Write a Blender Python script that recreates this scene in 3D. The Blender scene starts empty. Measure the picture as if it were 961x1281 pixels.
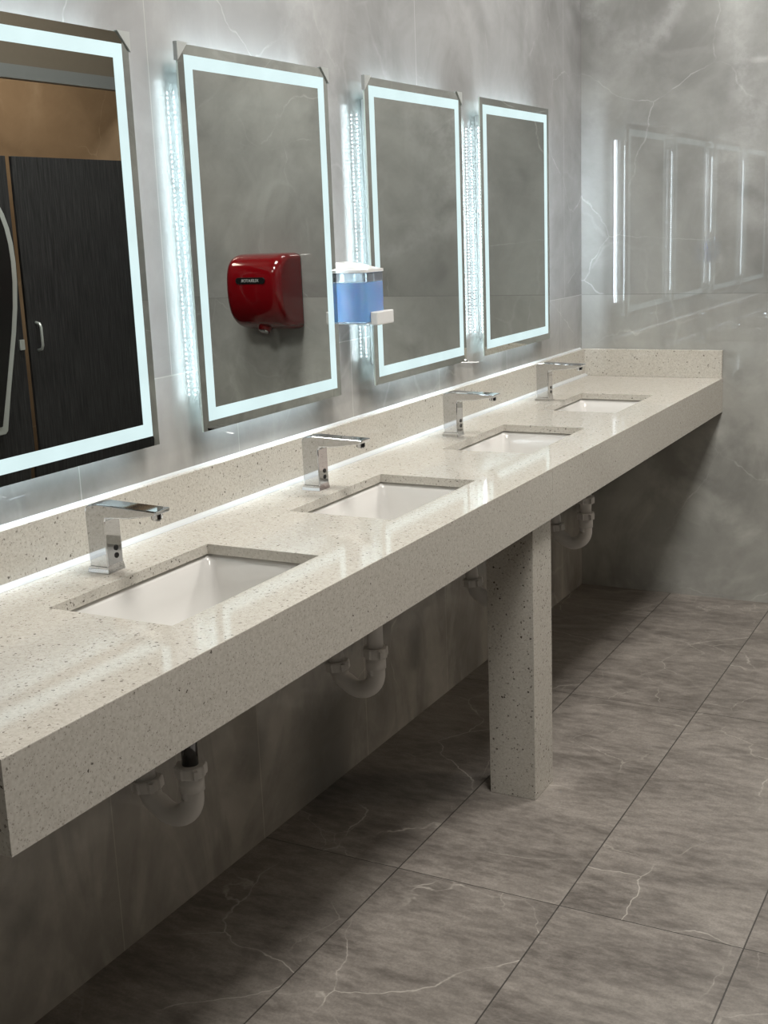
import bpy, bmesh, math, random
from mathutils import Vector, Matrix
random.seed(4)
sc = bpy.context.scene
COL = sc.collection
PI = math.pi

# ------------------------------------------------------------------ dimensions (metres)
H = 0.86            # worktop height
D = 0.5545          # worktop depth
AP = 0.128          # apron height
SP = 0.104          # splash height
ST = 0.0196         # splash thickness
L = 3.684           # far wall
CEIL = 3.1
XR = 2.2            # stall front line
SX0, SX1 = 0.1751, 0.433
SINKS = [(0.4898, 0.9387), (1.2414, 1.6688), (2.0252, 2.4622), (2.7637, 3.1762)]
MIRRORS = [0.395, 1.1365, 1.912, 2.640]
MW, MZ0, MZ1 = 0.590, 1.046, 1.832

# ------------------------------------------------------------------ node helpers
class NT:
    def __init__(s, name):
        s.m = bpy.data.materials.new(name); s.m.use_nodes = True
        s.t = s.m.node_tree; s.b = s.t.nodes['Principled BSDF']
        s.tc = s.t.nodes.new('ShaderNodeTexCoord')
        s.P = s.tc.outputs['Object']
    def n(s, kind, ins=None, **props):
        nd = s.t.nodes.new('ShaderNode' + kind)
        for k, v in props.items(): setattr(nd, k, v)
        for k, v in (ins or {}).items():
            if isinstance(v, bpy.types.NodeSocket): s.t.links.new(v, nd.inputs[k])
            else: nd.inputs[k].default_value = v
        return nd
    def math(s, op, a, b=0.0, c=0.0, clamp=False):
        return s.n('Math', {0: a, 1: b, 2: c}, operation=op, use_clamp=clamp).outputs[0]
    def vmath(s, op, a, b=(0, 0, 0)):
        return s.n('VectorMath', {0: a, 1: b}, operation=op).outputs[0]
    def noise(s, vec, scale, detail=4, rough=.55, dist=0.0, out=0):
        return s.n('TexNoise', {'Vector': vec, 'Scale': scale, 'Detail': detail, 'Roughness': rough, 'Distortion': dist}).outputs[out]
    def rng(s, v, a, b, c=0.0, d=1.0, smooth=True):
        return s.n('MapRange', {0: v, 1: a, 2: b, 3: c, 4: d}, interpolation_type='SMOOTHSTEP' if smooth else 'LINEAR').outputs[0]
    def mix(s, f, a, b):
        nd = s.t.nodes.new('ShaderNodeMix'); nd.data_type = 'RGBA'
        for k, v in ((0, f), (6, a), (7, b)):
            if isinstance(v, bpy.types.NodeSocket): s.t.links.new(v, nd.inputs[k])
            else: nd.inputs[k].default_value = (tuple(v) + (1,))[:4] if isinstance(v, (tuple, list)) else v
        return nd.outputs[2]
    def veins(s, vec, scale, width, distort=.35, dscale=1.6, mask=(.45, .6), mscale=1.3, vd=3):
        w = s.vmath('ADD', vec, s.vmath('SCALE', s.vmath('SUBTRACT', s.noise(vec, dscale, vd, .5, out=1), (.5, .5, .5))))
        w.node.inputs[1].links[0].from_node.inputs['Scale'].default_value = distort * 2
        v = s.n('TexVoronoi', {'Vector': w, 'Scale': scale}, feature='DISTANCE_TO_EDGE').outputs[0]
        ln = s.rng(v, 0.0, width, 1.0, 0.0)
        mk = s.rng(s.noise(s.vmath('ADD', vec, (7.3, 2.1, 5.5)), mscale, 3), mask[0], mask[1])
        return s.math('MULTIPLY', ln, mk)
    def set(s, **k):
        for a, v in k.items():
            a = a.replace('_', ' ')
            if isinstance(v, bpy.types.NodeSocket): s.t.links.new(v, s.b.inputs[a])
            else: s.b.inputs[a].default_value = (tuple(v) + (1,))[:4] if isinstance(v, (tuple, list)) else v
        return s.m
    def bump(s, h, strength=.2, dist=.002):
        s.t.links.new(s.n('Bump', {'Height': h, 'Strength': strength, 'Distance': dist}).outputs[0], s.b.inputs['Normal'])

def simple(name, col, rough=.4, metal=0.0, grain=0.0, **k):
    t = NT(name)
    c = t.mix(t.noise(t.P, 40, 3), tuple(x * (1 - grain) for x in col), tuple(min(1, x * (1 + grain)) for x in col))
    return t.set(Base_Color=c, Roughness=rough, Metallic=metal, **k)

def wall_marble(name, side, dark=(.20, .20, .198), light=(.37, .375, .378), vein=(.56, .57, .57), rough=.012, joints=True, ior=1.6):
    """polished porcelain: clouds, broad pale wisps, thin crossing veins; slab joints computed from position"""
    t = NT(name); P = t.P
    xyz = t.n('SeparateXYZ', {0: P})
    z = xyz.outputs[2]; u = xyz.outputs[1] if side == 'x' else xyz.outputs[0]
    up = t.math('GREATER_THAN', z, 1.172)
    # each slab row uses another piece of the pattern
    off = t.n('CombineXYZ', {0: t.math('MULTIPLY', up, 3.7), 1: t.math('MULTIPLY', up, 1.9), 2: t.math('MULTIPLY', up, -2.3)}).outputs[0]
    Q = t.vmath('ADD', P, off)
    c1 = t.noise(Q, 1.1, 6, .58, .8)
    c2 = t.noise(Q, 4.5, 6, .65, .6)
    f = t.math('ADD', t.rng(c1, .3, .7, 0, .7), t.rng(c2, .35, .7, 0, .3))
    c = t.mix(f, dark, light)
    dk = t.veins(t.vmath('ADD', Q, (3, 8, 1)), 1.1, .10, .5, 2.0, (.5, .66), 1.6)
    c = t.mix(t.math('MULTIPLY', dk, .32), c, tuple(x * .5 for x in dark))
    wisp = t.veins(t.vmath('MULTIPLY', Q, (1, 1, .8)), 1.25, .11, .42, 1.3, (.44, .66), 1.1, vd=6)
    wn = t.rng(t.noise(Q, 14, 4, .7), .35, .65, .35, 1)
    c = t.mix(t.math('MULTIPLY', t.math('MULTIPLY', wisp, wn), .40), c, vein)
    thin = t.veins(t.vmath('ADD', Q, (1.3, 4.4, 9.1)), 1.9, .007, .15, 2.2, (.46, .60), 1.3, vd=6)
    thin2 = t.veins(t.vmath('ADD', Q, (6.3, 2.4, 3.1)), 3.1, .03, .16, 2.6, (.50, .66), 1.5, vd=6)
    brk = t.rng(t.noise(Q, 7, 5, .7), .4, .62, .1, 1)
    c = t.mix(t.math('MULTIPLY', t.math('MULTIPLY', thin, brk), .42), c, vein)
    c = t.mix(t.math('MULTIPLY', thin2, .15), c, vein)
    if joints:
        def line(v, w=.0013):
            return t.math('LESS_THAN', t.math('ABSOLUTE', v), w)
        hz = line(t.math('SUBTRACT', z, 1.172))
        def per(o, p):
            return t.math('SUBTRACT', t.math('PINGPONG', t.math('SUBTRACT', u, o), p / 2.0), 0.0)
        if side == 'x':
            vu = t.math('MULTIPLY', line(per(1.092, 1.2)), up)
            vl = t.math('MULTIPLY', line(per(1.319, .533)), t.math('SUBTRACT', 1.0, up))
        else:
            vu = t.math('MULTIPLY', line(per(1.2, 1.2)), up); vl = t.math('MULTIPLY', line(per(1.2, 1.2)), t.math('SUBTRACT', 1.0, up))
        j = t.math('MAXIMUM', hz, t.math('MAXIMUM', vu, vl))
        c = t.mix(t.math('MULTIPLY', j, .55), c, (.5, .51, .5) if side == 'x' else tuple(x * .8 for x in dark))
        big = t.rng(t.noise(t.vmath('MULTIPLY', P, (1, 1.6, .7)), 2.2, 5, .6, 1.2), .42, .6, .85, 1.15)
        bounce_warm = t.vmath('MULTIPLY', t.vmath('MULTIPLY', c, ((1.5, 1.41, 1.26) if side == 'x' else (1.5, 1.48, 1.42))), t.n('CombineXYZ', {0: big, 1: big, 2: big}).outputs[0])
        c = t.mix(t.math('MULTIPLY', t.math('SUBTRACT', 1.0, up), t.rng(z, .55, 1.16, 1.0, .1)), c, bounce_warm)  # lower wall lightened and warmed in colour, standing in for missing bounce light
    t.set(Base_Color=c, Roughness=rough, IOR=ior)
    return t.m

def floor_mat():
    t = NT('floor_stone_tile'); P = t.P
    xyz = t.n('SeparateXYZ', {0: P}); x, y = xyz.outputs[0], xyz.outputs[1]
    W, TL = .396, 1.19
    tx = t.math('FLOOR', t.math('DIVIDE', t.math('SUBTRACT', x, .368), W))
    ty = t.math('FLOOR', t.math('DIVIDE', t.math('SUBTRACT', y, 1.325), TL))
    rnd = t.n('TexWhiteNoise', {'Vector': t.n('CombineXYZ', {0: tx, 1: ty}).outputs[0]})
    off = t.vmath('SCALE', rnd.outputs['Color']); off.node.inputs['Scale'].default_value = 12
    Q = t.vmath('ADD', P, off)
    S = t.vmath('MULTIPLY', Q, (1.0, 2.2, 1.0))        # clouds drawn out across the tile
    c1 = t.noise(S, 2.6, 8, .62, .6); c2 = t.noise(t.vmath('MULTIPLY', Q, (1, 2.6, 1)), 16, 8, .72)
    f = t.math('ADD', t.rng(c1, .32, .68, 0, .5), t.rng(c2, .32, .68, 0, .5))
    c = t.mix(f, (.102, .090, .079), (.315, .288, .256))
    fine = t.noise(Q, 190, 3, .7)
    c = t.mix(t.rng(fine, .35, .7, 0, .28), c, (.085, .075, .066))
    v1 = t.veins(Q, 2.3, .0065, .15, 2.2, (.46, .56), 1.9, vd=6)
    v2 = t.veins(t.vmath('ADD', Q, (5, 3, 0)), 4.2, .010, .13, 3, (.50, .62), 2.6, vd=6)
    halo = t.veins(Q, 2.3, .05, .15, 2.2, (.46, .56), 1.9, vd=6)
    c = t.mix(t.math('MULTIPLY', halo, .09), c, (.42, .39, .35))
    brk = t.rng(t.noise(Q, 6, 6, .7), .4, .6, .12, 1)
    c = t.mix(t.math('MULTIPLY', t.math('MULTIPLY', v1, brk), .72), c, (.50, .47, .42))
    c = t.mix(t.math('MULTIPLY', v2, .38), c, (.45, .42, .37))
    jx = t.math('LESS_THAN', t.math('PINGPONG', t.math('SUBTRACT', x, .368), W / 2), .0016)
    jy = t.math('LESS_THAN', t.math('PINGPONG', t.math('SUBTRACT', y, 1.325), TL / 2), .0013)
    j = t.math('MAXIMUM', jx, jy)
    c = t.mix(t.math('MULTIPLY', j, .85), c, (.028, .025, .022))
    t.set(Base_Color=c, Roughness=t.rng(c2, .3, .7, .36, .5), IOR=1.45)
    t.bump(t.math('ADD', t.math('MULTIPLY', j, -1.0), t.math('MULTIPLY', c2, .25)), .35, .0015)
    return t.m

def quartz():
    t = NT('speckled_cream_quartz'); P = t.P
    base = t.mix(t.rng(t.noise(P, 160, 3, .6), .3, .7), (.49, .462, .408), (.58, .555, .50))
    def spk(scale, r, keep, dis=0.004):
        w = t.vmath('ADD', P, t.vmath('SCALE', t.vmath('SUBTRACT', t.noise(P, 220, 2, .6, out=1), (.5, .5, .5))))
        w.node.inputs[1].links[0].from_node.inputs['Scale'].default_value = dis
        v = t.n('TexVoronoi', {'Vector': w, 'Scale': scale, 'Randomness': 1.0})
        sep = t.n('SeparateColor', {0: v.outputs['Color']})
        rad = t.math('MULTIPLY', sep.outputs[1], r)
        return t.math('MULTIPLY', t.math('LESS_THAN', v.outputs['Distance'], rad), t.math('GREATER_THAN', sep.outputs[0], keep)), sep.outputs[2]
    a, ah = spk(125, .33, .50, .008); b, bh = spk(290, .40, .35, .006); s, _ = spk(42, .055, .90)
    c = t.mix(t.math('MULTIPLY', b, .50), base, (.16, .13, .10))
    c = t.mix(t.math('MULTIPLY', a, t.rng(ah, 0, 1, .35, .95)), c, (.075, .06, .048))
    c = t.mix(s, c, (1, 1, .97))
    return t.set(Base_Color=c, Roughness=.075, IOR=1.55)

def black_wood():
    t = NT('black_streaked_laminate')
    Q = t.vmath('MULTIPLY', t.P, (1.0, 1.0, .035))
    f = t.noise(Q, 170, 5, .7)
    c = t.mix(t.rng(f, .38, .68), (.006, .006, .007), (.038, .038, .04))
    return t.set(Base_Color=c, Roughness=.5)

def emis(name, col, strength, base=None):
    t = NT(name)
    v = t.rng(t.noise(t.P, 9, 2), .2, .8, .94, 1.05)
    t.set(Base_Color=base or col, Roughness=.5, Emission_Color=col, Emission_Strength=t.math('MULTIPLY', v, strength))
    return t.m

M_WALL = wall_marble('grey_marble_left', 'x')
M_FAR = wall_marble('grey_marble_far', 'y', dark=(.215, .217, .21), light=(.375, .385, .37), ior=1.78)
M_WARMLIT = wall_marble('warm_lit_marble', 'y', (.20, .145, .095), (.31, .23, .155), (.50, .41, .31), .2, joints=False)  # marble tinted brown: the stall's warm light is put into the colour
M_FLOOR = floor_mat()
M_QUARTZ = quartz()
M_PORC = simple('white_porcelain', (.68, .67, .645), .07, grain=.01, IOR=1.5)
M_CHROME = simple('polished_chrome', (.64, .645, .655), .05, 1.0, .01)
M_DCHROME = simple('dull_chrome_pipe', (.20, .20, .21), .14, 1.0, .05)
M_PVC = simple('white_plastic_pipe', (.78, .76, .73), .34, grain=.03)
M_BLACK = simple('black_sensor', (.002, .002, .002), .35)
M_CAULK = simple('white_sealant', (.55, .57, .57), .35, grain=.01)
M_MIRROR = simple('silvered_glass', (.66, .68, .655), .0, 1.0, .004)
M_MBACK = simple('mirror_casing', (.55, .56, .56), .5, grain=.02)
M_GEDGE = simple('pale_glass_edge', (.62, .72, .68), .2, grain=.02)
M_COVER = simple('milky_corner_plastic', (.36, .38, .37), .35, grain=.03)
M_BAND = emis('frosted_light_band', (.70, .89, .905), .95, (.05, .06, .06))
M_LED = emis('cold_white_diodes', (.80, .93, 1.0), 16.0)
M_RED = simple('glossy_red_enamel', (.15, .0015, .004), .12, grain=.03, Coat_Weight=.6, Coat_Roughness=.05)
M_SILVER = simple('pale_silver_rim', (.62, .66, .64), .35, .6, .03)
M_WOOD = black_wood()
M_GREYM = simple('grey_metal', (.155, .165, .165), .45, .3, .03)
M_DIMWALL = simple('dim_wall_brown', (.10, .082, .06), .6, grain=.08)  # dark tone standing in for the dimly lit wall above the stall beam
M_CEIL = simple('white_ceiling', (.62, .60, .57), .8, grain=.02)
M_PLATE = simple('black_name_plate', (.008, .008, .008), .25)
M_LETTER = simple('silver_lettering', (.75, .75, .75), .3, .4)
M_LAMP = emis('ceiling_lamp_diffuser', (1.0, .92, .82), 1.5)
M_CLEAR = None
def clear_plastic():
    t = NT('clear_plastic')
    t.set(Base_Color=(.90, .95, 1.0), Roughness=.04, IOR=1.3, Transmission_Weight=.9)
    return t.m
M_CLEAR = clear_plastic()
def soap():
    t = NT('blue_liquid_soap')
    c = t.mix(t.rng(t.noise(t.P, 8, 2), .3, .7), (.07, .26, .56), (.10, .32, .64))
    return t.set(Base_Color=c, Roughness=.15, Subsurface_Weight=.35, Subsurface_Scale=.5, Emission_Color=(.15, .42, .85), Emission_Strength=.12)  # weak blue glow added to the liquid, which is no light source
M_SOAP = soap()
M_WHITEP = simple('white_glossy_plastic', (.68, .68, .67), .2, grain=.02)

# ------------------------------------------------------------------ mesh helpers
def link(name, bm, mat, parent=None, smooth=False, bevel=0.0, seg=2):
    bmesh.ops.recalc_face_normals(bm, faces=bm.faces)
    me = bpy.data.meshes.new(name); bm.to_mesh(me); bm.free()
    for m in (mat if isinstance(mat, (list, tuple)) else [mat]): me.materials.append(m)
    if smooth:
        for p in me.polygons: p.use_smooth = True
    o = bpy.data.objects.new(name, me); COL.objects.link(o)
    if parent: o.parent = parent
    if bevel:
        b = o.modifiers.new('bevel', 'BEVEL'); b.width = bevel; b.segments = seg; b.limit_method = 'ANGLE'; b.angle_limit = math.radians(35)
    return o
def box(bm, x0, x1, y0, y1, z0, z1, mi=0):
    v = [bm.verts.new(p) for p in ((x0, y0, z0), (x1, y0, z0), (x1, y1, z0), (x0, y1, z0), (x0, y0, z1), (x1, y0, z1), (x1, y1, z1), (x0, y1, z1))]
    for f in ((0, 3, 2, 1), (4, 5, 6, 7), (0, 1, 5, 4), (1, 2, 6, 5), (2, 3, 7, 6), (3, 0, 4, 7)):
        bm.faces.new([v[i] for i in f]).material_index = mi
    return v
def boxes(*bs):
    bm = bmesh.new()
    for b in bs: box(bm, *b)
    return bm
def loft(bm, rings, cap0=True, cap1=True, mi=0):
    vs = [[bm.verts.new(p) for p in r] for r in rings]; n = len(rings[0])
    for a, b in zip(vs, vs[1:]):
        for i in range(n): bm.faces.new((a[i], a[(i + 1) % n], b[(i + 1) % n], b[i])).material_index = mi
    if cap0: bm.faces.new(vs[0][::-1]).material_index = mi
    if cap1: bm.faces.new(vs[-1]).material_index = mi
    return vs
def tube(bm, pts, r, n=20, caps=True):
    pts = [Vector(p) for p in pts]; rings = []
    up = None
    for i, p in enumerate(pts):
        d = (pts[min(i + 1, len(pts) - 1)] - pts[max(i - 1, 0)]).normalized()
        if up is None: up = d.orthogonal().normalized()
        up = (up - d * up.dot(d)).normalized(); s = d.cross(up)
        rr = r[i] if isinstance(r, (list, tuple)) else r
        rings.append([p + (up * math.cos(2 * PI * k / n) + s * math.sin(2 * PI * k / n)) * rr for k in range(n)])
    loft(bm, rings, caps, caps)
def rrect(w, h, r, n=6, cx=0, cy=0):
    out = []
    for (sx, sy, a0) in ((1, 1, 0), (-1, 1, PI / 2), (-1, -1, PI), (1, -1, 1.5 * PI)):
        for k in range(n + 1):
            a = a0 + k * PI / 2 / n
            out.append((cx + sx * (w / 2 - r) + r * math.cos(a), cy + sy * (h / 2 - r) + r * math.sin(a)))
    return out
def empty(name, label, cat, loc=(0, 0, 0), group=None):
    o = bpy.data.objects.new(name, None); COL.objects.link(o); o.location = loc; o.empty_display_size = .05
    o['label'] = label; o['category'] = cat
    if group: o['group'] = group
    return o
def dup(root, dloc, label):
    def cp(o, parent):
        c = o.copy(); COL.objects.link(c); c.parent = parent
        for ch in [q for q in COL.objects if q.parent == o]: cp(ch, c)
        return c
    r = cp(root, None); r.location = dloc; r['label'] = label
    return r
def struct(name, bm, mat, **k):
    o = link(name, bm, mat, **k); o['kind'] = 'structure'; return o

def area(name, loc, sx, sy, power, col, rot=(0, 0, 0)):
    l = bpy.data.lights.new(name, 'AREA'); l.shape = 'RECTANGLE'; l.size = sx; l.size_y = sy; l.energy = power; l.color = col
    o = bpy.data.objects.new(name, l); COL.objects.link(o); o.location = loc; o.rotation_euler = rot
    return o

# ------------------------------------------------------------------ room
Y0 = -2.6; XB = 3.9
struct('floor', boxes((-.1, XB + .1, Y0 - .1, L + .1, -.1, 0)), M_FLOOR)
struct('ceiling', boxes((-.1, XB + .1, Y0 - .1, L + .1, CEIL, CEIL + .1)), M_CEIL)
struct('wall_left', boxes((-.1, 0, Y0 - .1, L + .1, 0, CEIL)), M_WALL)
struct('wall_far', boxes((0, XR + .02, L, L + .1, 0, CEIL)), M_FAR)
struct('wall_stall', boxes((XR + .02, XB + .1, L, L + .1, 0, CEIL)), M_WARMLIT)
struct('wall_right', boxes((XB, XB + .1, Y0 - .1, L, 0, CEIL)), M_WARMLIT)
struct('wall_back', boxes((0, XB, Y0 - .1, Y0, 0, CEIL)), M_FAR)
struct('trim_1', boxes((XR - .012, XR + .03, Y0, L, 2.094, 2.147)), M_GREYM)
struct('added_dim_bulkhead', boxes((XR, XR + .02, Y0, L, 2.147, CEIL)), M_DIMWALL)  # added bulkhead, coloured dark in place of the less lit wall

# ------------------------------------------------------------------ the long vanity counter
van = empty('vanity_counter', 'long cream speckled quartz vanity counter with deep front apron running to the far wall', 'counter', (0, 0, 0))
TH = .02
bm = bmesh.new()
ys = sorted([0.0, L - .001] + [v for s in SINKS for v in s])
xs = [0.001, SX0, SX1, D - .02]
def slab_cell(i, j):
    return not (i == 1 and any(abs(ys[j] - s[0]) < 1e-6 for s in SINKS))
vt = {}
def V(i, j, z):
    k = (i, j, z)
    if k not in vt: vt[k] = bm.verts.new((xs[i], ys[j], z))
    return vt[k]
for i in range(3):
    for j in range(len(ys) - 1):
        if not slab_cell(i, j): continue
        bm.faces.new((V(i, j, H), V(i + 1, j, H), V(i + 1, j + 1, H), V(i, j + 1, H)))
        bm.faces.new((V(i, j, H - TH), V(i, j + 1, H - TH), V(i + 1, j + 1, H - TH), V(i + 1, j, H - TH)))
        for (di, dj, a, b) in ((-1, 0, (i, j), (i, j + 1)), (1, 0, (i + 1, j), (i + 1, j + 1)), (0, -1, (i, j), (i + 1, j)), (0, 1, (i, j + 1), (i + 1, j + 1))):
            ii, jj = i + di, j + dj
            if 0 <= ii < 3 and 0 <= jj < len(ys) - 1 and slab_cell(ii, jj): continue
            bm.faces.new((V(*a, H), V(*b, H), V(*b, H - TH), V(*a, H - TH)))
link('countertop', bm, M_QUARTZ, van)
YJ = 1.865
for ya, yb in ((0, YJ - .0006), (YJ + .0006, L - .001)):
    bm = bmesh.new()
    loft(bm, [[(x, y, z) for x, z in ((D - .02, H), (D - .0015, H), (D - .0004, H - .0004), (D, H - .0015), (D, H - AP), (D - .02, H - AP))] for y in (ya, yb)])
    link('front_apron', bm, M_QUARTZ, van)
link('end_apron', boxes((.001, D - .02, 0, .02, H - AP, H - TH)), M_QUARTZ, van)
link('backsplash', boxes((.001, ST, 0, L - ST, H, H + SP)), M_QUARTZ, van, bevel=.001)
link('side_splash', boxes((.001, D - .002, L - ST, L - .001, H, H + SP)), M_QUARTZ, van, bevel=.001)
bm = bmesh.new()
loft(bm, [[(ST, y, H + .0005), (ST + .013, y, H + .0005), (ST + .009, y, H + .0055), (ST, y, H + .009)] for y in (0, L - ST)])
link('sealant_bead', bm, M_CAULK, van)
bm = bmesh.new()
loft(bm, [[(0, y, H + SP), (.006, y, H + SP), (.004, y, H + SP + .003), (0, y, H + SP + .005)] for y in (0, L - ST)])
link('sealant_bead', bm, M_CAULK, van)
link('support_leg', boxes((.4085, .5345, 1.776, 1.904, 0, H - TH)), M_QUARTZ, van, bevel=.0015)

# ------------------------------------------------------------------ sinks (each its own: slightly different openings)
SL = ['undermount white porcelain sink nearest the cut end of the counter, under the first tap',
      'white rectangular undermount sink second from the near end of the counter',
      'white rectangular undermount sink just beyond the square support leg, third from near end',
      'smallest-looking white undermount sink, nearest the far wall']
for (a, b), lab in zip(SINKS, SL):
    cx, cy = (SX0 + SX1) / 2, (a + b) / 2
    root = empty('sink', lab, 'sink', (cx, cy, H - TH), 'undermount sinks in the long counter')
    w, h = SX1 - SX0, b - a
    bm = bmesh.new(); rings = []
    # outer shell up, rim, inner bowl down
    prof_in = [(.012, 0, .012), (.006, -.004, .016), (.0, -.012, .02), (-.006, -.06, .024), (-.012, -.10, .028), (-.022, -.122, .034), (-.045, -.133, .04), (-.08, -.137, .04)]
    prof_out = [(-.06, -.149, .05), (-.008, -.139, .04), (.006, -.10, .03), (.014, -.02, .024), (.03, -.012, .03), (.03, 0, .03)]
    for e, z, r in prof_out + prof_in:
        rings.append([(x, y, z - .0005) for x, y in rrect(w + 2 * e, h + 2 * e, r, 5)])
    loft(bm, rings)
    link('basin', bm, M_PORC, root, smooth=True)
    bm = bmesh.new()
    tube(bm, [(0, 0, -.1372), (0, 0, -.1355)], [.022, .020], 24)
    tube(bm, [(0, 0, -.1355), (0, 0, -.134)], [.012, .012], 24)
    link('drain', bm, M_CHROME, root, smooth=False)

# ------------------------------------------------------------------ sensor taps
def make_tap():
    r = empty('sensor_faucet', 'chrome square sensor tap beside the first sink, nearest the camera', 'faucet', (.09, .7125, H), 'square chrome sensor taps along the counter')
    hw = .0215
    # body + spout silhouette in the x-z plane, extruded across y
    pts = [(.002, .010), (.045, .010), (.0445, .098), (.047, .104), (.10, .1075), (.161, .1175), (.1635, .1255), (.10, .1275), (.03, .1300), (.010, .1275), (.003, .123), (.0005, .115)]
    bm = bmesh.new(); loft(bm, [[(x, y, z) for x, z in pts] for y in (-hw, hw)])
    body = link('spout_body', bm, M_CHROME, r, bevel=.0022, seg=3)
    bm = bmesh.new()
    loft(bm, [[(-.004, -hw - .001, 0), (.0458, -hw - .001, 0), (.0458, hw + .003, 0), (-.004, hw + .003, 0)], [(-.003, -hw, .008), (.0452, -hw, .008), (.0452, hw + .002, .008), (-.003, hw + .002, .008)], [(.002, -hw, .014), (.045, -hw, .014), (.045, hw, .014), (.002, hw, .014)]])
    link('base_plate', bm, M_CHROME, r, bevel=.0006)
    bm = bmesh.new(); tube(bm, [(.148, 0, .1165), (.148, 0, .1080)], [.0105, .0105], 24); tube(bm, [(.148, 0, .1080), (.1475, 0, .1055)], [.0085, .0085], 24)
    link('aerator', bm, M_CHROME, body, smooth=False)
    for z in (.030, .0445):
        bm = bmesh.new(); tube(bm, [(.0440, .004, z), (.0461, .004, z)], .0052, 24)
        link('sensor_eye', bm, M_BLACK, body)
    return r
tap = make_tap()
for y, lab in ((1.463, 'chrome square sensor tap standing behind the second sink from the near end'),
               (2.236, 'chrome square sensor tap behind the third sink, beyond the support leg'),
               (2.977, 'chrome square sensor tap closest to the far wall, behind the last sink')):
    dup(tap, (.09, y, H), lab)

# ------------------------------------------------------------------ drain traps under the counter
def arc(c, r, a0, a1, n=12):   # in the x-z plane
    return [(c[0] + r * math.cos(a0 + (a1 - a0) * k / n), 0, c[1] + r * math.sin(a0 + (a1 - a0) * k / n)) for k in range(n + 1)]
def nut(bm, p, axis, r=.0285, h=.022, lugs=8, big=True):
    p = Vector(p); ax = Vector(axis).normalized(); u = Vector((0, 1, 0)); v = ax.cross(u)
    N = 48; rings = []
    for t, e in ((-h / 2, -.001), (-h / 2 + .004, 0), (h / 2 - .003, .0), (h / 2, -.0015)):
        ring = []
        for k in range(N):
            a = 2 * PI * k / N; rr = r + e + (.0028 if (k % (N // lugs)) < 1 else 0)
            ring.append(p + ax * t + (u * math.cos(a) + v * math.sin(a)) * rr)
        rings.append(ring)
    loft(bm, rings)
    if big:   # two wing lugs
        for s in (1, -1):
            d = (u * math.cos(.9) + v * math.sin(.9)) * s
            e = ax.cross(d)
            c = p + d * (r + .004); q = [c + d * i + e * j for i, j in ((-.008, -.004), (.006, -.004), (.006, .004), (-.008, .004))]
            loft(bm, [[w - ax * h * .4 for w in q], [w + ax * h * .4 for w in q]])
def make_trap(y, label, chrome=False, topnut=False, dz=0.0):
    # origin at the bottom of the trap bend, axis of the drain at x=.27
    r = empty('drain_trap', label, 'pipe', (.27, y, dz), 'plastic drain traps under the sinks')
    bm = bmesh.new(); tube(bm, [(0, 0, .689), (0, 0, .49)], .0195 if not chrome else .0155, 24)
    link('tailpiece', bm, M_DCHROME if chrome else M_PVC, r, smooth=True)
    bm = bmesh.new()
    # U bend: down from the drain, round under, up and leaning back to the wall
    R = .046; zc = .4375
    path = [(0, 0, .482), (0, 0, .4375)] + arc((-R, zc), R, 0, -PI * .70, 16)
    ex = Vector(path[-1]); dr = Vector((-math.sin(PI * .70), 0, 0))
    tang = Vector((math.sin(-PI * .70), 0, -math.cos(-PI * .70))).normalized()
    tang = Vector((-abs(tang.x), 0, abs(tang.z)))
    ctrl = [ex + tang * .012]
    p = ctrl[-1]
    e2 = Vector((-.104, 0, .437)); mid = Vector((-.096, 0, .415))
    path += [tuple(p), tuple(mid), tuple(e2)]
    tube(bm, path, .0215, 24)
    tube(bm, [(0, 0, .487), (0, 0, .452), (0, 0, .4515)], [.0240, .0240, .0215], 24)
    link('u_bend', bm, M_PVC, r, smooth=True)
    bm = bmesh.new(); nut(bm, (0, 0, .492), (0, 0, 1)); link('slip_nut', bm, M_PVC, r)
    bm = bmesh.new(); nut(bm, (-.106, 0, .444), (-.12, 0, 1)); link('slip_nut', bm, M_PVC, r)
    bm = bmesh.new()
    a = [(-.107, 0, .445), (-.110, 0, .468)] + [(-.110 - .040 + .040 * math.cos(t), 0, .470 + .040 * math.sin(t)) for t in [PI / 2 * k / 8 for k in range(9)]] + [(-.18, 0, .510), (-.269, 0, .510)]
    tube(bm, a, .0195, 24)
    link('wall_arm', bm, M_PVC, r, smooth=True)
    if topnut:
        bm = bmesh.new(); nut(bm, (0, 0, .548), (0, 0, 1)); link('slip_nut', bm, M_PVC, r)
    return r
make_trap(.712, 'white plastic drain trap with a chrome tailpiece, nearest the camera', chrome=True)
make_trap(1.434, 'white plastic drain trap hanging left of the support leg, under the second sink', dz=-.008)
make_trap(2.235, 'drain trap mostly hidden behind the left edge of the support leg', dz=-.02)
make_trap(2.945, 'white drain trap just right of the support leg, two nuts on its vertical pipe', topnut=True, dz=-.018)

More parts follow.
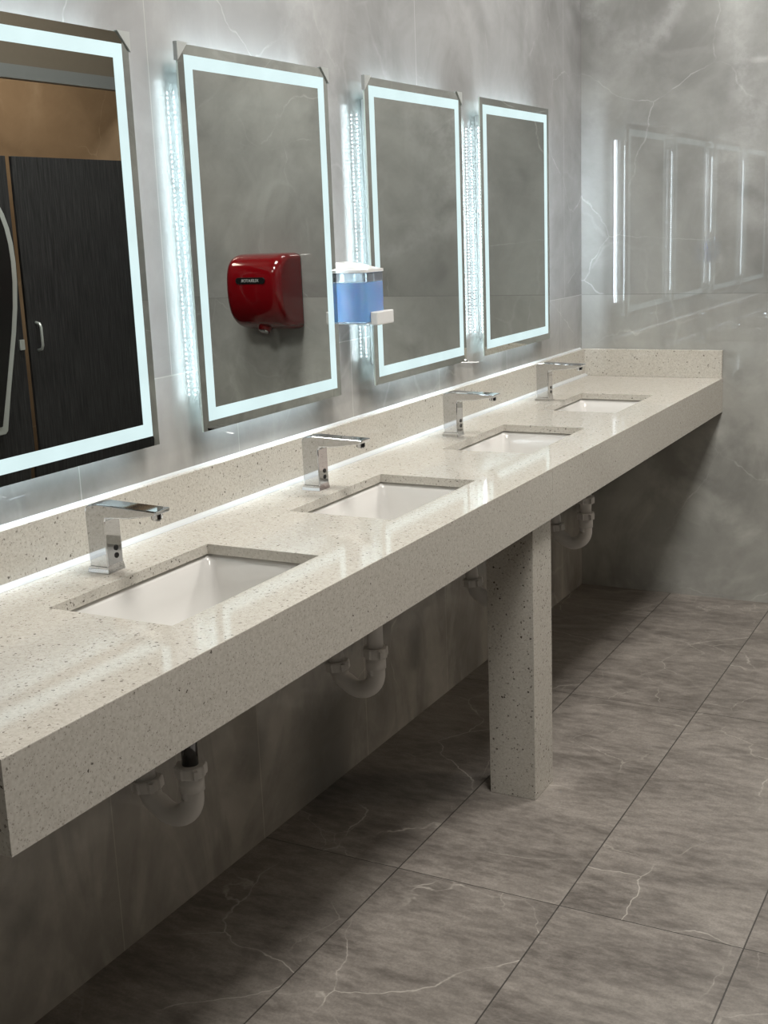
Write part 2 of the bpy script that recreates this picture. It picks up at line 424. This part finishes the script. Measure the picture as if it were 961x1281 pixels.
# ------------------------------------------------------------------ backlit mirrors
def make_mirror(i, y, label, covers):
    r = empty('backlit_mirror', label, 'mirror', (0, y, MZ0), 'backlit mirrors on the marble wall')
    h = MZ1 - MZ0; w = MW; b = .0205; X = .040; tl = math.tan(math.radians(1.6)) * b
    bm = bmesh.new()
    o = [(X - tl, 0, 0), (X - tl, w, 0), (X - tl, w, h), (X - tl, 0, h)]
    n = [(X, b, b), (X, w - b, b), (X, w - b, h - b), (X, b, h - b)]
    k = [(X - .005, 0, 0), (X - .005, w, 0), (X - .005, w, h), (X - .005, 0, h)]
    vo, vn, vk = [[bm.verts.new(p) for p in q] for q in (o, n, k)]
    bm.faces.new(vn)
    for a in range(4):
        c = (a + 1) % 4
        bm.faces.new((vo[a], vo[c], vn[c], vn[a]))
        bm.faces.new((vk[a], vk[c], vo[c], vo[a])).material_index = 1
    bm.faces.new(vk[::-1]).material_index = 1
    link('glass', bm, [M_MIRROR, M_GEDGE], r)
    bm = bmesh.new()
    def ring(e): return [(e, e), (w - e, e), (w - e, h - e), (e, h - e)]
    e0, e1 = b, b + .0265
    q = [[bm.verts.new((x, yy, z)) for yy, z in ring(e)] for x, e in ((X, e0), (X + .0006, e0), (X + .0006, e1), (X, e1))]
    for s in range(3):
        for a in range(4):
            c = (a + 1) % 4; bm.faces.new((q[s][a], q[s][c], q[s + 1][c], q[s + 1][a]))
    link('light_band', bm, M_BAND, r)
    ins = .050
    link('casing', boxes((0.0005, X - .005, ins, w - ins, ins, h - ins)), M_MBACK, r)
    pitch = .0098; s = .0022
    def dots(name, pts):
        bm = bmesh.new()
        for f in pts: bm.faces.new([bm.verts.new(p) for p in f])
        link(name, bm, M_LED, r)
    nz = int((h - 2 * .072) / pitch)
    for side in (0, 1):
        yy = ins - .0006 if side == 0 else w - ins + .0006
        fs = []
        for row in (.0135, .030):
            for q_ in range(nz):
                z = .072 + q_ * pitch
                fs.append([(row - s, yy, z - s), (row + s, yy, z - s), (row + s, yy, z + s), (row - s, yy, z + s)])
        dots('led_strip', fs)
        zz = ins - .0006 if side == 0 else h - ins + .0006
        fs = []
        for q_ in range(int((w - 2 * .072) / pitch)):
            t = .072 + q_ * pitch
            for row in (.0135, .030):
                fs.append([(row - s, t - s, zz), (row + s, t - s, zz), (row + s, t + s, zz), (row - s, t + s, zz)])
        dots('led_strip', fs)
    cz, cyy = h / 2, w / 2
    for nm, loc, sg in (('led_lamp', (.0205, ins - .003, cz), -1), ('led_lamp', (.0205, w - ins + .003, cz), 1)):
        a = area(nm, loc, .016, h - .12, .60, (.80, .92, 1.0), Vector((.5 if sg < 0 else -.72, sg * .8, 0)).to_track_quat('-Z', 'Y').to_euler()); a.data.spread = math.radians(114 if sg < 0 else 100); a.parent = r
    if i == 3:   # the outward rows of the last mirror also reach the far wall
        a = area('led_lamp', (.0285, w - ins + .004, cz), .005, h - .12, .9, (.80, .90, 1.0), Vector((0, 1, 0)).to_track_quat('-Z', 'Y').to_euler()); a.data.spread = math.radians(70); a.parent = r
    for loc, rx in (((.0205, cyy, ins - .003), 0), ((.0205, cyy, h - ins + .003), PI)):
        a = area('led_lamp', loc, .024, w - .12, .30, (.80, .92, 1.0), (rx, 0, 0)); a.data.spread = math.radians(96); a.parent = r
    for c in covers:
        bm = bmesh.new(); d = .036; e = .003
        yy = -e if c == 'L' else w + e; sg = 1 if c == 'L' else -1
        tri = [(yy, h + e), (yy + sg * d, h + e), (yy, h + e - d)]
        loft(bm, [[(x, a, z) for a, z in tri] for x in (X - .007, X + .0028)])
        link('corner_cover', bm, M_COVER, r)
    if i == 2:
        bm = boxes((.0365, .0422, w - .014, w + .003, -.002, .003)); link('mounting_clip', bm, M_CHROME, r, bevel=.001)
    return r
ML = ['nearest backlit mirror, cut off by the left edge, reflecting black stall doors',
      'backlit mirror reflecting the red hand dryer, with milky corner covers at its top',
      'backlit mirror right of the blue soap dispenser, third from the near end',
      'backlit mirror closest to the far wall, narrowest in view']
for i, (y, lab) in enumerate(zip(MIRRORS, ML)):
    make_mirror(i, y, lab, [['L', 'R'], ['L', 'R'], ['L', 'R'], []][i])

# ------------------------------------------------------------------ soap dispenser between the second and third mirror
sd = empty('soap_dispenser', 'wall soap dispenser with white lid, clear tank and blue liquid between two mirrors', 'dispenser', (0, 1.828, 1.222))
W2, DP = .054, .094
def plan(e=0.0, dpt=DP):
    p = [(0.0005, -W2 - e), ]
    for k in range(7):
        a = -PI / 2 + PI / 2 * k / 6
        p.append((dpt + e - .016 + .016 * math.cos(a), -W2 - e + .016 + .016 * math.sin(a)))
    for k in range(7):
        a = PI / 2 * k / 6
        p.append((dpt + e - .016 + .016 * math.cos(a), W2 + e - .016 + .016 * math.sin(a)))
    p.append((0.0005, W2 + e))
    return p
bm = bmesh.new(); loft(bm, [[(x, y, z) for x, y in plan()] for z in (0.0, .126)]); loft(bm, [[(x * .96 + .002, y * .955, z) for x, y in plan()] for z in (.103, .124)])
link('tank', bm, M_CLEAR, sd, bevel=.001)
bm = bmesh.new(); loft(bm, [[(x * .965 + .0015, y * .965, z) for x, y in plan()] for z in (.003, .101)])
link('liquid_soap', bm, M_SOAP, sd)
bm = bmesh.new()
loft(bm, [[(x, y, .1262) for x, y in plan(.002)], [(x, y, .133) for x, y in plan(.002)], [(x, y, .1335 + .012 * (1 - x / .094)) for x, y in plan(-.004, .088)], [(x, y, .139 + .014 * (1 - x / .094)) for x, y in plan(-.022, .070)]])
link('lid', bm, M_WHITEP, sd)
link('push_lever', boxes((DP + .001, DP + .022, -.034, W2 + .002, -.006, .028)), M_WHITEP, sd, bevel=.003)
link('base_tray', boxes((.0005, DP - .006, -W2 + .012, W2 - .012, -.003, -.0005)), M_WHITEP, sd, bevel=.002)

# ------------------------------------------------------------------ red hand dryer on the far wall (seen in the second mirror)
hd = empty('hand_dryer', 'glossy red wall hand dryer with black name plate, reflected in the second mirror', 'dryer', (1.495, L, 1.20))
ctl = [(0, .165), (.06, .166), (.11, .163), (.148, .150), (.174, .126), (.188, .092), (.194, .05), (.194, .0), (.188, -.045), (.174, -.088), (.150, -.120), (.118, -.143), (.08, -.156), (.04, -.163), (0, -.165)]
prof = []
for k in range(len(ctl) - 1):          # Catmull-Rom through the side profile
    p0, p1, p2, p3 = [ctl[max(0, min(len(ctl) - 1, k + j))] for j in (-1, 0, 1, 2)]
    for q in range(4):
        t = q / 4
        prof.append(tuple(.5 * (2 * p1[i] + (p2[i] - p0[i]) * t + (2 * p0[i] - 5 * p1[i] + 4 * p2[i] - p3[i]) * t * t + (3 * p1[i] - p0[i] - 3 * p2[i] + p3[i]) * t ** 3) for i in (0, 1)))
prof.append(ctl[-1])
rings = []
DW = .284; R_ = .040
for k in range(25):
    u = -1 + 2 * k / 24; x = math.sin(u * PI / 2) * DW / 2
    e = max(0, abs(x) - (DW / 2 - R_)) / R_; ins = .026 * (1 - math.sqrt(max(0, 1 - e * e)))
    bow = .010 * (x / (DW / 2)) ** 2
    rings.append([(x, -max(.0005, d * (1 - (ins + bow) / .194)), z * (1 - ins / .165)) for d, z in prof])
bm = bmesh.new(); loft(bm, rings)
link('cover', bm, M_RED, hd, smooth=True)
bm = bmesh.new(); tube(bm, [(0, -.085, -.130), (0, -.108, -.166)], [.040, .026], 24); nz_ = link('nozzle', bm, M_RED, hd, smooth=True)
bm = bmesh.new(); tube(bm, [(0, -.1075, -.1655), (0, -.109, -.169)], [.020, .019], 24); link('nozzle_rim', bm, M_CHROME, nz_)
bm = bmesh.new(); loft(bm, [[(x, y, z) for x, z in rrect(.150, .028, .0138, 8, 0, .055)] for y in (-.165, -.1955)])
npl = link('name_plate', bm, M_PLATE, hd, bevel=.001)
cu = bpy.data.curves.new('lettering', 'FONT'); cu.body = 'XLERATOR'; cu.size = .018; cu.extrude = .0006; cu.align_x = 'CENTER'; cu.align_y = 'CENTER'
to = bpy.data.objects.new('lettering_curve', cu); COL.objects.link(to)
bpy.context.view_layer.update()
me = bpy.data.meshes.new_from_object(to.evaluated_get(bpy.context.evaluated_depsgraph_get()))
bpy.data.objects.remove(to); me.materials.clear(); me.materials.append(M_LETTER)
lo = bpy.data.objects.new('lettering', me); COL.objects.link(lo); lo.parent = npl
lo.location = (0, -.1961, .055); lo.rotation_euler = (PI / 2, 0, 0)

# ------------------------------------------------------------------ toilet stalls (seen in the nearest mirror)
def stall_door(y0, y1, label):
    r = empty('stall_door', label, 'door', (XR, (y0 + y1) / 2, .15), 'black streaked stall doors')
    w = (y1 - y0) / 2
    dp = link('door_panel', boxes((0, .013, -w, w, 0, 1.643)), M_WOOD, r, bevel=.001)
    bm = bmesh.new(); hy = -w + .045
    tube(bm, [(-.001, hy, .86), (-.022, hy, .865), (-.028, hy, .88), (-.028, hy, .955), (-.022, hy, .97), (-.001, hy, .975)], .006, 12)
    link('pull_handle', bm, M_SILVER, dp, smooth=True)
    return r
def pilaster(y0, y1, label):
    r = empty('stall_pilaster', label, 'panel', (XR, (y0 + y1) / 2, 0), 'black stall front panels')
    w = (y1 - y0) / 2
    link('panel', boxes((0, .013, -w, w, .06, 1.793)), M_WOOD, r, bevel=.001)
    link('floor_shoe', boxes((-.004, .024, -w, w, 0, .062)), M_SILVER, r, bevel=.001)
    link('latch_keeper', boxes((-.008, .0, w - .032, w - .004, 1.02, 1.062)), M_SILVER, r, bevel=.001)
    return r
stall_door(2.880, L - .004, 'black woodgrain stall door with a small pull handle, next to the grey marble wall')
pilaster(2.15, 2.848, 'black woodgrain stall front panel left of the handled door')
stall_door(1.40, 2.13, 'black stall door in the middle of the stall row, outside the reflections')
pilaster(.60, 1.38, 'black stall front panel in the middle of the row')
stall_door(-.15, .58, 'black stall door level with the near end of the counter')
pilaster(-2.59, -.17, 'wide black stall front panel at the near end of the row')
# stall divider behind the gap
# tall rounded black panel with a silver rim hung on the stall front
pc = 2.545
pr = empty('rimmed_panel', 'tall black rounded panel with pale silver rim, reflected at left in the nearest mirror', 'panel', (XR - .001, pc, .70))
def outline(e):
    half = [(.100, 0.0), (.114, .012), (.150, .16), (.188, .30), (.215, .40), (.236, .50), (.249, .60), (.252, .68), (.247, .75), (.235, .81), (.215, .865), (.185, .915), (.145, .96), (.10, .995), (.05, 1.02), (0, 1.03)]
    out = []
    for yy, z in half: out.append(((yy - e) if yy > 0 else 0, max(e, min(z, 1.03 - e))))
    return out + [(-a, b) for a, b in out[-2::-1]]
bm = bmesh.new(); loft(bm, [[(x, a, z) for a, z in outline(0)] for x in (0, -.05)])
link('rim', bm, M_SILVER, pr, bevel=.004)
bm = bmesh.new(); loft(bm, [[(x, a, z) for a, z in outline(.034)] for x in (-.05, -.058)])
link('face', bm, M_BLACK, pr, bevel=.003)

# ------------------------------------------------------------------ ceiling lamps
for k, (x, y) in enumerate(((1.2, 1.0), (1.2, 2.75), (1.85, -.3))):  # third lamp is added, to brighten the apron and support leg
    r = empty('ceiling_light', ['square ceiling lamp above the near half of the counter', 'square ceiling lamp nearer the far wall', 'square ceiling lamp added beside the stall front to brighten the counter apron'][k], 'lamp', (x, y, CEIL))
    link('frame', boxes((-.32, .32, -.32, .32, -.012, -.0005)), M_GREYM, r, bevel=.002)
    link('diffuser', boxes((-.30, .30, -.30, .30, -.016, -.012)), M_LAMP, r)
    a = area('ceiling_lamp', (0, 0, -.02), .58, .58, (48, 48, 13)[k], (1.0, .965, .915)); a.parent = r
a = area('stall_lamp', (2.95, 3.0, 2.60), .5, .5, 18, (1.0, .84, .68))

# ------------------------------------------------------------------ world, view
w = bpy.data.worlds.new('world'); sc.world = w; w.use_nodes = True
w.node_tree.nodes['Background'].inputs[0].default_value = (.9, .92, 1, 1); w.node_tree.nodes['Background'].inputs[1].default_value = .05
sc.view_settings.view_transform = 'Standard'; sc.view_settings.look = 'None'; sc.view_settings.exposure = 0.0
sc.cycles.use_adaptive_sampling = False; sc.cycles.max_bounces = 10; sc.cycles.diffuse_bounces = 4; sc.cycles.glossy_bounces = 6; sc.cycles.transmission_bounces = 8
sc.cycles.sample_clamp_indirect = 10.0
sc.cycles.caustics_reflective = True

# ------------------------------------------------------------------ camera
yaw, pit, rol = [math.radians(v) for v in (-28.4621, -12.9996, -2.2346)]
fw = Vector((math.sin(yaw) * math.cos(pit), math.cos(yaw) * math.cos(pit), math.sin(pit)))
rt = Vector((math.cos(yaw), -math.sin(yaw), 0)); up = rt.cross(fw)
r2 = rt * math.cos(rol) + up * math.sin(rol); u2 = up * math.cos(rol) - rt * math.sin(rol)
cam = bpy.data.cameras.new('camera'); co = bpy.data.objects.new('camera', cam); COL.objects.link(co)
cam.sensor_fit = 'HORIZONTAL'; cam.sensor_width = 36; cam.lens = 1543.9267 / 961 * 36; cam.clip_start = .02
M = Matrix.Identity(4)
for i in range(3): M[i][0], M[i][1], M[i][2] = r2[i], u2[i], -fw[i]
M[0][3], M[1][3], M[2][3] = 1.6155, -.9785, 1.4584
co.matrix_world = M
sc.camera = co
